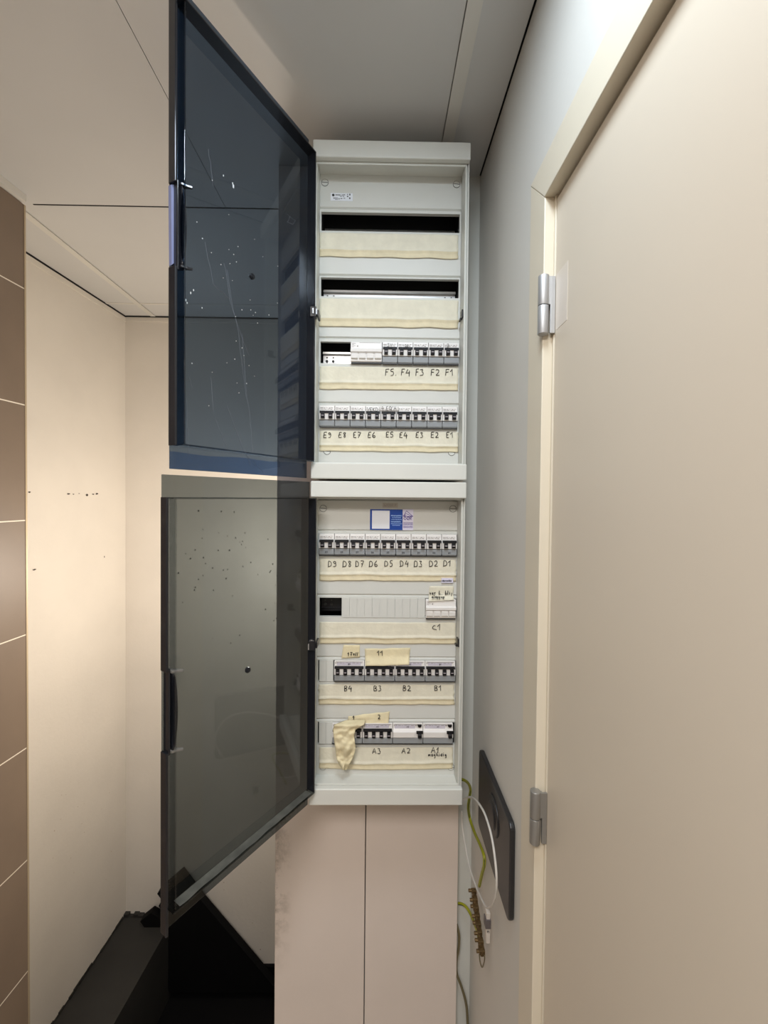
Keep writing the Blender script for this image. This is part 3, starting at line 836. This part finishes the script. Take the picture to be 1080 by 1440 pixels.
breaker(4, 'four', x1-st4*2.5, zbot(1046.5), 'four-pole breaker above the pen mark A3 beside the hanging tape', 'four-pole breakers of the bottom row, lower cabinet', 'A3')
breaker(4, 'four', x1-st4*3.5, zbot(1046.5), 'four-pole breaker mostly hidden behind the hanging tape flap', 'four-pole breakers of the bottom row, lower cabinet')

def module(xa, xb, ya, yb, label, group):
    z0 = zbot(yb); H = zbot(ya)-z0; xc = (xa+xb)/2; W = xb-xa-.0006
    r = thing('switch_module', label, 'switch module', (xc, YM, z0), group)
    m = MB(); m.prism([(.03, .0034), (.0065, .0034), (.006, 0), (.0, .0), (-.002, .002), (-.0025, H*.42), (-.0075, H*.47), (-.008, H*.60), (-.003, H*.66), (-.002, H*.97), (.0, H), (.006, H), (.0065, H-.0034), (.03, H-.0034)], 'x', -W/2, W/2)
    m.v = [v+Vector((xc, YM, z0)) for v in m.v]; m.build('body', MWHITE, r, bevel=.0006)
    for i in range(4):
        x = xc-W/2+W*(i+.5)/4
        m = MB(); m.prism([(YM-.002, z0+H*.10), (YM-.0062, z0+H*.16), (YM-.0070, z0+H*.38), (YM-.002, z0+H*.44)], 'x', x-W*.105, x+W*.105); m.build('lever', MWHITE, r, bevel=.0006)
    m = MB(); x = xc-W/2+W*.22; m.box(x-.0014, x+.0014, YM-.0034, YM-.002, z0+H*.74, z0+H*.80)
    for k in range(4): m.box(xc-W/2+.003, xc-W/2+.003+.004*(1+k % 2), YM-.003, YM-.002, z0+H*(.72+.06*k), z0+H*(.735+.06*k))
    m.box(xc-W/2+W*.28, xc+W/2-.003, YM-.0022, YM-.0015, z0+H*.945, z0+H*.965)
    m.build('indicator', PRINT, r)
    m = MB(); m.box(xc-W/2+.001, xc+W/2-.0005, YM+.0005, YM+.006, z0-.0028, z0-.0004); m.build('foot', MBASE, r)
module(at(493, 500, YM).x, xF0-.0004, 481.5, 509.5, 'white module with four levers between the open slot and breaker F5', 'white four-lever modules')
module(at(598.5, 855, YM).x, at(641, 855, YM).x, 842.5, 869, 'white module with four levers above the pen mark C1', 'white four-lever modules')

# blanking strips
def blank(xa, xb, ya, yb, label, group, joints):
    z0, z1 = zrow(yb, YP_-.001), zrow(ya, YP_-.001)
    m = MB(); n = max(1, round((xb-xa)/.0174)); s = (xb-xa)/n
    for i in range(n):
        big = (i in joints)
        m.box(xa+s*i+(.0005 if big else .0002), xa+s*(i+1)-.0002, YP_-.0015+(.0002 if i % 2 else 0), YP_+.004, z0, z1)
    m.box(xa, xb, YP_+.001, YP_+.004, z0, z1)
    solo(m, 'blanking_strip', GREYC, label, 'blanking strip', group)
blank(at(480.8, 850, YP_).x, at(598, 850, YP_).x-.0004, 841, 868.5, 'long ribbed grey blanking strip left of the module above C1', 'blanking strips', (4, 7))
blank(at(449, 940, YP_).x, at(469, 940, YP_).x-.0004, 928.8, 958.5, 'short grey blanking strip left of the breaker above B4', 'blanking strips', ())
blank(at(448.6, 1030, YP_).x, at(468, 1030, YP_).x-.0004, 1015.8, 1046, 'short grey blanking strip left of the hanging tape flap', 'blanking strips', ())

# ------------------------------------------------------------------ masking tape and handwriting
YT = YP_-.0012
def tape(y0, y1, texts, label, x0=449.5, x1=644.5, seed=1, fold=True, h=.0145, sag=0, m_=None, notes=()):
    """two overlapping strips of masking tape across the cabinet; texts = [(pixel x centre, text)]"""
    rnd = random.Random(seed)
    A = [rnd.uniform(0, 6) for _ in range(6)]
    pa = at(x0, y0, YT); pb = at(x1, y0, YT); za = at(x0, y1, YT).z; zt = pa.z
    def P(u, v):
        x = pa.x+(pb.x-pa.x)*u
        top = zt+.0008*noise.noise(Vector((u*9, seed, 0)))
        bot = za+.0018*noise.noise(Vector((u*7, seed+5, 1)))-sag*math.sin(math.pi*u)
        z = bot+(top-bot)*v
        if u in (0, 1): x += .002*noise.noise(Vector((v*6, seed, 3)))
        cre = math.exp(-((v-.30-.03*noise.noise(Vector((u*5, seed, 7))))/.035)**2)*.0042
        out = .0004+cre+.0006*abs(noise.noise(Vector((u*16, v*3, seed))))
        out += .0016*max(0, .12-v)/.12*(.4+.6*abs(noise.noise(Vector((u*8, seed, 2)))))
        return (x, YT-out, z)
    m = MB().grid(P, 60, 18)
    m.m = [1 if (k % 18) < 5 else 0 for k in range(len(m.f))]
    t = solo(m, 'masking_tape', [m_ or TAPE, TAPEB], label, 'masking tape', 'masking tape strips across the cabinets', smooth=True, solid=.0003)
    if texts:
        for it in texts:
            m = MB()
            px, tx, py = it[0], it[1], it[2]
            hh = it[3] if len(it) > 3 else h
            p = at(px, py, YT-.0016)
            write(m, tx, p.x-wlen(tx, hh)/2, YT-.0016, p.z, hh, .00082, .1)
            m.build('handwriting', INK, t)
    return t
tape(327, 361, [], 'blank masking tape strip between the two open dark slots', seed=2)
tape(419.5, 459, [], 'blank masking tape strip directly below the second dark slot', seed=3)
tape(515, 547, [(550,'F5.',528),(570.5,'F4',528),(590,'F3',528),(612,'F2',528),(632,'F1',528)], 'masking tape strip written F5 to F1', seed=4)
tape(605.5, 634, [(460.5,'E9',615.5),(481.5,'E8',615.5),(502,'E7',615.5),(523,'E6',615.5),(548,'E5',615),(567.5,'E4',615.5),(590,'E3',615.5),(611.5,'E2',615.5),(632.5,'E1',615.5)], 'masking tape strip written E9 to E1', seed=5, h=.0125)
tape(785.5, 816, [(467,'D9',797),(488,'D8',797),(505.5,'D7',797),(525,'D6',797),(546.5,'D5',796.5),(568.5,'D4',796.5),(588,'D3',797),(609.5,'D2',796.5),(629,'D1',796.5)], 'masking tape strip written D9 to D1', x1=641.5, seed=6, h=.0135)
tape(874.5, 904.5, [(614,'c1',886.5)], 'masking tape strip with the single mark C1', x1=641, seed=7)
tape(962, 990, [(489.5,'B4',972),(531,'B3',972),(572,'B2',971.5),(616,'B1',971.5)], 'masking tape strip written B4 to B1', x0=448, x1=639, seed=8, h=.0125)
tape(1050.5, 1080, [(529.5,'A3',1060),(571,'A2',1059.5),(612,'A1',1059,.0130),(615,'maghidig',1063.6,.0086)], 'loose bottom masking tape strip written A3 A2 A1', x0=449, x1=637, seed=9, sag=.0035, h=.0125)

def patch(pts, label, texts, seed, lift=.002, m_=TAPE2, n=(18, 8), base=YT, curl=None, h=.012, r=.0008):
    """small piece of tape: pts = four pixel corners TL, TR, BR, BL"""
    q = [at(x, y, base) for x, y in pts]
    def P(u, v):
        p = (q[3].lerp(q[2], u)).lerp(q[0].lerp(q[1], u), v)
        k = noise.noise(Vector((u*3, v*2, seed)))
        p = p + Vector((0, -.0003-lift*abs(k), .0015*noise.noise(Vector((u*4, seed, 3)))*(1 if v in (0, 1) else .5)))
        if curl: p = p + Vector((0, -curl(u, v), 0))
        return p
    t = solo(MB().grid(P, *n), 'masking_tape', m_, label, 'masking tape', 'written scraps of masking tape', smooth=True, solid=.0003)
    if texts:
        for (px, py, tx, hh) in texts:
            m = MB(); vv_ = (pts[3][1]-py)/(pts[3][1]-pts[0][1]); yy = base-lift-.0012-(curl(.5, max(0, vv_-.12)) if curl else 0)
            p = at(px, py, yy); write(m, tx, p.x-wlen(tx, hh)/2, yy, p.z, hh, r, .1)
            m.build('handwriting', INK, t)
    return t
patch([(483,907),(506,907),(506,924),(480,926)], 'small tape scrap written 17 above breaker B4', [(496,922.5,'17+//',.0085)], 11, .001)
patch([(513,912),(577,911),(575,932),(514,933.5)], 'tape scrap written 11 with its lower edge folded out', [(534.5,922,'11',.0115)], 12, .001, curl=lambda u, v: .012*max(0, .45-v)/.45)
patch([(490,1007),(548,1000),(546,1017),(488,1019)], 'creased tape scrap written 1 and 2 above breaker A3', [(497,1012.5,'1',.0095),(533,1011,'z',.0095)], 13, .003, curl=lambda u, v: .004*(1-v))
patch([(604,824),(638,824),(637,842),(602,844)], 'scribbled tape scrap stuck over the white module above C1', [(620,836,'ver L. blij',.0088),(616,841,'alappop',.0070)], 14, .001, m_=TAPE, base=YT-.006 if False else YT, curl=lambda u, v: .012*max(0, .35-v)/.35)
# pieces of clear writing on the tape over the breakers
for (tx, px, py, lab, hh) in (('VEKD', 524, 578, 'scribbled note in pen on breaker E6', .008), ("4.EQ'A", 547, 576.5, 'scribbled note in pen on breaker E5', .0085), ('3V', 548, 487.5, 'scribbled pen note on breaker F5', .0075), ('2', 630, 487, 'faint pen note 2 on breaker F1', .006), ('22', 572, 487.5, 'faint pen note on breaker F4', .005)):
    p = at(px, py, YM-.003); z0_ = p.z
    wl = wlen(tx, hh)
    t = solo(MB().grid(lambda u, v: (p.x-wl*.65+wl*1.3*u, YM-.0016-.0005*abs(noise.noise(Vector((u*4, v, px)))), z0_-.002+(hh+.0015)*v), 8, 3), 'masking_tape', MWHITE, 'sliver of white tape with a '+lab.replace('scribbled note in pen', 'pen scribble').replace('scribbled pen note', 'pen scribble'), 'masking tape', 'slivers of tape on the breakers', smooth=True, solid=.0002)
    m = MB(); write(m, tx, p.x-wl/2, YM-.0026, z0_, hh, .0004, .15); m.build('handwriting', INK, t)

# crumpled flap of tape hanging over the bottom row
def flap():
    outl = [(1012,(488,514)),(1019,(470,512)),(1026,(468,500)),(1034,(469,498)),(1043,(470,499)),(1052,(471.5,500)),(1060,(472.5,498.5)),(1068,(473.5,495)),(1075,(477,491)),(1083,(482,486.5))]
    def P(u, v):
        k = v*(len(outl)-1); i = min(int(k), len(outl)-2); t = k-i
        y = outl[i][0]*(1-t)+outl[i+1][0]*t
        a = outl[i][1][0]*(1-t)+outl[i+1][1][0]*t; b = outl[i][1][1]*(1-t)+outl[i+1][1][1]*t
        off = .0265+.004*v-.010*max(0,v-.45)+.0075*noise.noise(Vector((u*2.4, v*5, 3.3)))+.0045*noise.noise(Vector((u*4+v*5, v*12, 1)))+.002*noise.noise(Vector((u*9-v*8, v*22, 4)))+.004*math.sin(u*math.pi)
        off += .006*max(0, v-.8)/.2*math.sin(u*6)
        if v < .12: off *= .35+.65*v/.12
        return at(a+(b-a)*u, y, YP_-max(off, .0035))
    m = MB().grid(P, 16, 44)
    tag_ = solo(m, 'masking_tape', TAPE2, 'crumpled flap of masking tape hanging down over breaker row A', 'masking tape', 'written scraps of masking tape', smooth=True, solid=.0004)
flap()

# ------------------------------------------------------------------ stickers
def sticker(name, px0, py0, px1, py1, label, m_, dy=0):
    a = at(px0, py0, YP_); b = at(px1, py1, YP_)
    return solo(MB().box(a.x, b.x, YP_-.0006-dy, YP_-.0001, b.z, a.z), name, m_, label, 'sticker'), a, b
s, a, b = sticker('rating_label', 465, 271.5, 496, 283, 'white rating label with a round black mark, top left of the upper cabinet', PAPER)
m = MB(); W = b.x-a.x; H = a.z-b.z
m.cyl((a.x+W*.12, YP_-.0011, b.z+H*.72), 'y', .0028, .0005, 20); rs = random.Random(21)
for (u0, u1, v, t) in ((.22,.45,.75,.10),(.5,.57,.75,.09),(.58,.66,.78,.1),(.42,.52,.58,.07),(.55,.62,.58,.07),(.12,.32,.33,.09),(.34,.42,.24,.08),(.45,.53,.3,.1),(.58,.66,.34,.07),(.74,.80,.58,.16),(.74,.80,.85,.08),(.84,.9,.82,.22),(.84,.9,.35,.2),(.2,.33,.15,.05)):
    x = u0
    while x < u1:
        l_ = rs.uniform(.02, .04); m.box(a.x+W*x, a.x+W*min(u1, x+l_*.8), YP_-.0010, YP_-.0006, b.z+H*(v-t/2), b.z+H*(v+t/2)); x += l_
m.build('print', PRINTD, s)
s, a, b = sticker('code_label', 520.5, 716, 566, 745.5, 'blue sticker with a white square and white text below the tiny grey label', BLUE)
W = b.x-a.x; H = a.z-b.z
MB().box(a.x+W*.06, a.x+W*.60, YP_-.0009, YP_-.0006, b.z+H*.06, b.z+H*.94).build('white_field', PAPER, s)
m = MB(); rs = random.Random(5)
def tiny(m, xa, xb, z, h, Y, step=.0011):
    x = xa
    while x < xb:
        l_ = rs.uniform(.5, 1.6)*step
        m.box(x, min(x+l_, xb), Y-.0003, Y, z+rs.uniform(0, .2)*h, z+h*rs.uniform(.75, 1.0)); x += l_+.3*step
for (v, h, u0, u1) in ((.66, .075, .645, .97), (.585, .045, .67, .95), (.49, .05, .655, .98), (.365, .075, .645, .94), (.285, .045, .645, .98), (.21, .05, .68, .92)):
    tiny(m, a.x+W*u0, a.x+W*u1, b.z+H*v, H*h, YP_-.0006)
m.build('print', mat('pale_blue_print', rgb(150,185,240), .5), s)
s, a, b = sticker('logo_label', 566.2, 716, 581, 745.5, 'pale lilac sticker with a violet triangle logo and letters OCR', LILAC)
W = b.x-a.x; H = a.z-b.z; m = MB(); yy = YP_-.0008
def PT(u, v): return (a.x+W*u, yy, b.z+H*v)
for i in range(4):
    k = i*.09
    m.tube([PT(.36-k*.1, .92-k*1.2), PT(.06+k*.35, .66)], .0005, 4); m.tube([PT(.36+k*.3, .92-k*1.6), PT(.97-k*.75, .66-.0*k)], .0005, 4)
m.tube([PT(.06, .655), PT(.97, .655)], .0005, 4)
hh = H*.14; wl = wlen('OCR', hh, 1.25); write(m, 'OCR', a.x+W*.5-wl/2, yy, b.z+H*.49, hh, .0006, 0, wide=1.25)
for v in (.33, .26, .17, .11): tiny(m, a.x+W*.06, a.x+W*.95, b.z+H*v, H*.035, yy)
m.build('print', PURP, s)
s, a, b = sticker('name_label', 538, 707, 559.5, 714, 'tiny pale grey label with printed characters above the blue sticker', mat('pale_grey_label', rgb(196,190,180), .5))
m = MB(); hh = .0052; tx = 'Ix1207 P'; wl = wlen(tx, hh, 1, .2)
write(m, tx, (a.x+b.x)/2-wl/2, YP_-.0008, (a.z+b.z)/2-.0026, hh, .00032, 0, gap=.2); m.build('print', PRINT, s)
s, a, b = sticker('name_label', 620.5, 812.5, 636.5, 819, 'tiny label with bold black lettering right below the tape written D1', LILAC, .0042)
m = MB(); tiny(m, a.x+.0008, b.x-.003, b.z+.0022, .0044, YP_-.0048, .0016); m.build('print', PRINTD, s)

# ------------------------------------------------------------------ right wall: black plate
p1 = at_x(678, 1052, XR-.004); p2 = at_x(722, 1160, XR-.004); p3 = at_x(721, 1287, XR-.004); p4 = at_x(675, 1168, XR-.004)
yF = (p1.y+p4.y)/2; yN = (p2.y+p3.y)/2; zT = (p1.z+p2.z)/2; zB = (p3.z+p4.z)/2
def rrect(y0, y1, z0, z1, r, n=6):
    o = []
    for (cy, cz, a0) in ((y1-r, z1-r, 0), (y0+r, z1-r, 90), (y0+r, z0+r, 180), (y1-r, z0+r, 270)):
        for i in range(n+1):
            t = math.radians(a0+90*i/n); o.append((cy+r*math.cos(t), cz+r*math.sin(t)))
    return o
root = thing('wall_plate', 'black square plate with a round raised centre on the right wall', 'wall plate', ((XR-.006), (yF+yN)/2, zB))
MB().prism(rrect(yN, yF, zB, zT, .014), 'x', XR-.0105, XR-.0002).build('plate', PLATE, root, bevel=.003, seg=3)
cy_, cz_ = at_x(693, 1146, XR-.012).y, at_x(693, 1146, XR-.012).z
m = MB(); m.cyl((XR-.0105, cy_, cz_), 'x', .038, -.003, 40, r2=.036); m.cyl((XR-.0135, cy_, cz_), 'x', .026, -.003, 36, r2=.022)
m.build('round_boss', PLATE, root, bevel=.0012)

# ------------------------------------------------------------------ loose wires and terminal bar
def spline(P, n=8):
    out = []
    for i in range(len(P)-1):
        a, b, c, d = P[max(i-1, 0)], P[i], P[i+1], P[min(i+2, len(P)-1)]
        for k in range(n):
            t = k/n
            out.append(.5*((2*b)+(c-a)*t+(2*a-5*b+4*c-d)*t*t+(3*b-a-3*c+d)*t**3))
    return out+[P[-1]]
def wire_pts(px):
    out = []
    for (x, y, *rest) in px:
        Yw = at_x(x, y, XR-.012).y
        out.append(at(x, y, rest[0] if rest else min(1.04, Yw)))
    return out
def wire(px, r, m_, name, label, group=None, stripe=None):
    P = spline(wire_pts(px)); m = MB(); m.tube(P, r, 10)
    if stripe: m.tube([p+Vector((-.0004, -r*.55, .0003)) for p in P], r*.55, 6, 1)
    return solo(m, name, [m_, stripe] if stripe else m_, label, 'wire', group, smooth=True)
wire([(646,1097,1.0),(651,1096.5,1.0),(658,1101,1.02),(661.5,1110),(660,1122),(658.5,1136),(661,1152),(667,1170),(675,1188),(680.5,1203),(681,1216),(677.5,1230),(674,1246)], .0034, YG, 'earth_wire', 'yellow-green wire curling out below the right corner of the lower cabinet', 'loose earth wires', YGD)
wire([(644.5,1270.5,1.056),(650,1271.5,1.05),(656,1276),(662,1286),(667,1298),(671,1309),(674,1322)], .0034, YG, 'earth_wire', 'short yellow-green wire from behind the right board to the terminal bar', 'loose earth wires', YGD)
wire([(642,1300,1.052),(645.5,1315,1.052),(645,1332,1.052),(642,1350,1.052),(642,1368,1.052),(648,1385,1.05),(654,1405,1.05),(657,1425,1.05),(658,1460,1.05)], .0032, OLIVE, 'olive_cable', 'olive brown cable hanging along the right edge of the board', None)
def off_wall(px, X): return [(x, y, at_x(x, y, X).y) for x, y in px]
wire([(647,1125.5,.985),(653,1123.5,.985),(661,1121,.95)]+off_wall([(670,1126),(680,1141),(687,1160),(692,1180),(695.5,1203),(698,1228),(698,1250),(695,1266),(690,1275),(684,1275.5),(678,1266)], .217)+[(670,1248,.89),(661,1222,.95),(655,1192,1.0),(650.5,1165,1.03),(649.5,1140,1.03)], .0022, WCAB, 'white_cable', 'thin white cable looped in front of the black wall plate')
# terminal bar on the right wall next to the corner
root_p = at_x(680, 1352, XR-.012)
tb = thing('terminal_bar', 'aged brass earth terminal bar with screws on the right wall near the corner', 'terminal bar', root_p)
A_, B_ = at_x(665.5, 1243, XR-.010), at_x(680, 1345, XR-.010)
A_ = at_x(667, 1250, XR-.010)
m = MB(); zt_, zb_ = A_.z, B_.z; yb_, ya_ = B_.y, A_.y
bar = [(XR-.010, 0), ]
m.tube([Vector((XR-.012, ya_, zt_)), Vector((XR-.012, yb_, zb_))], .0048, 4)
m.build('bar', BRASS, tb)
for i in range(8):
    t = (i+.3)/8; c = Vector((XR-.014, ya_+(yb_-ya_)*t, zt_+(zb_-zt_)*t))
    m = MB(); q = .8+.35*((i*7) % 5)/4; m.box(c.x-.0045*q, c.x+.008, c.y-.006*q, c.y+.006*q, c.z-.0045, c.z+.0045); m.build('terminal_block', BRASS, tb, bevel=.001)
    m = MB(); s_ = -1 if i % 2 else 1
    m.cyl((c.x, c.y+.002*s_, c.z), 'x', .0036, -.0105, 12); m.build('terminal_screw', BRASS, tb, bevel=.0006)
    m = MB(); m.cyl((c.x, c.y-.002, c.z), 'y', .0030, -.0095, 10); m.build('terminal_screw', BRASS, tb)
c0 = at_x(684.5, 1302, XR-.018); c1 = at_x(685.5, 1326, XR-.018)
m = MB(); m.box(XR-.021, XR-.013, c0.y-.0085, c0.y+.0035, c1.z, at_x(684, 1276, XR-.018).z); m.build('name_tag_holder', mat('white_clip', rgb(205,196,186), .5), tb, bevel=.001)
m = MB(); m.box(XR-.0235, XR-.012, c0.y-.0110, c0.y+.0045, c0.z+.004, c0.z+.022); m.build('clip_jaw', mat('dark_grey_clip', rgb(92,84,84), .5), tb, bevel=.0008)
m = MB(); pz = at_x(685, 1319, XR-.022); write(m, 'n', XR-.0195, c0.y-.0092, pz.z, .010, .0005, .03); m.build('print', PRINTD, tb)
wl_ = spline(wire_pts([(674,1342),(675,1352),(678,1360),(681,1352),(681.5,1343)]))
m = MB(); m.tube(wl_, .0014, 6); m.build('wire_end', OLIVE, tb, smooth=True)
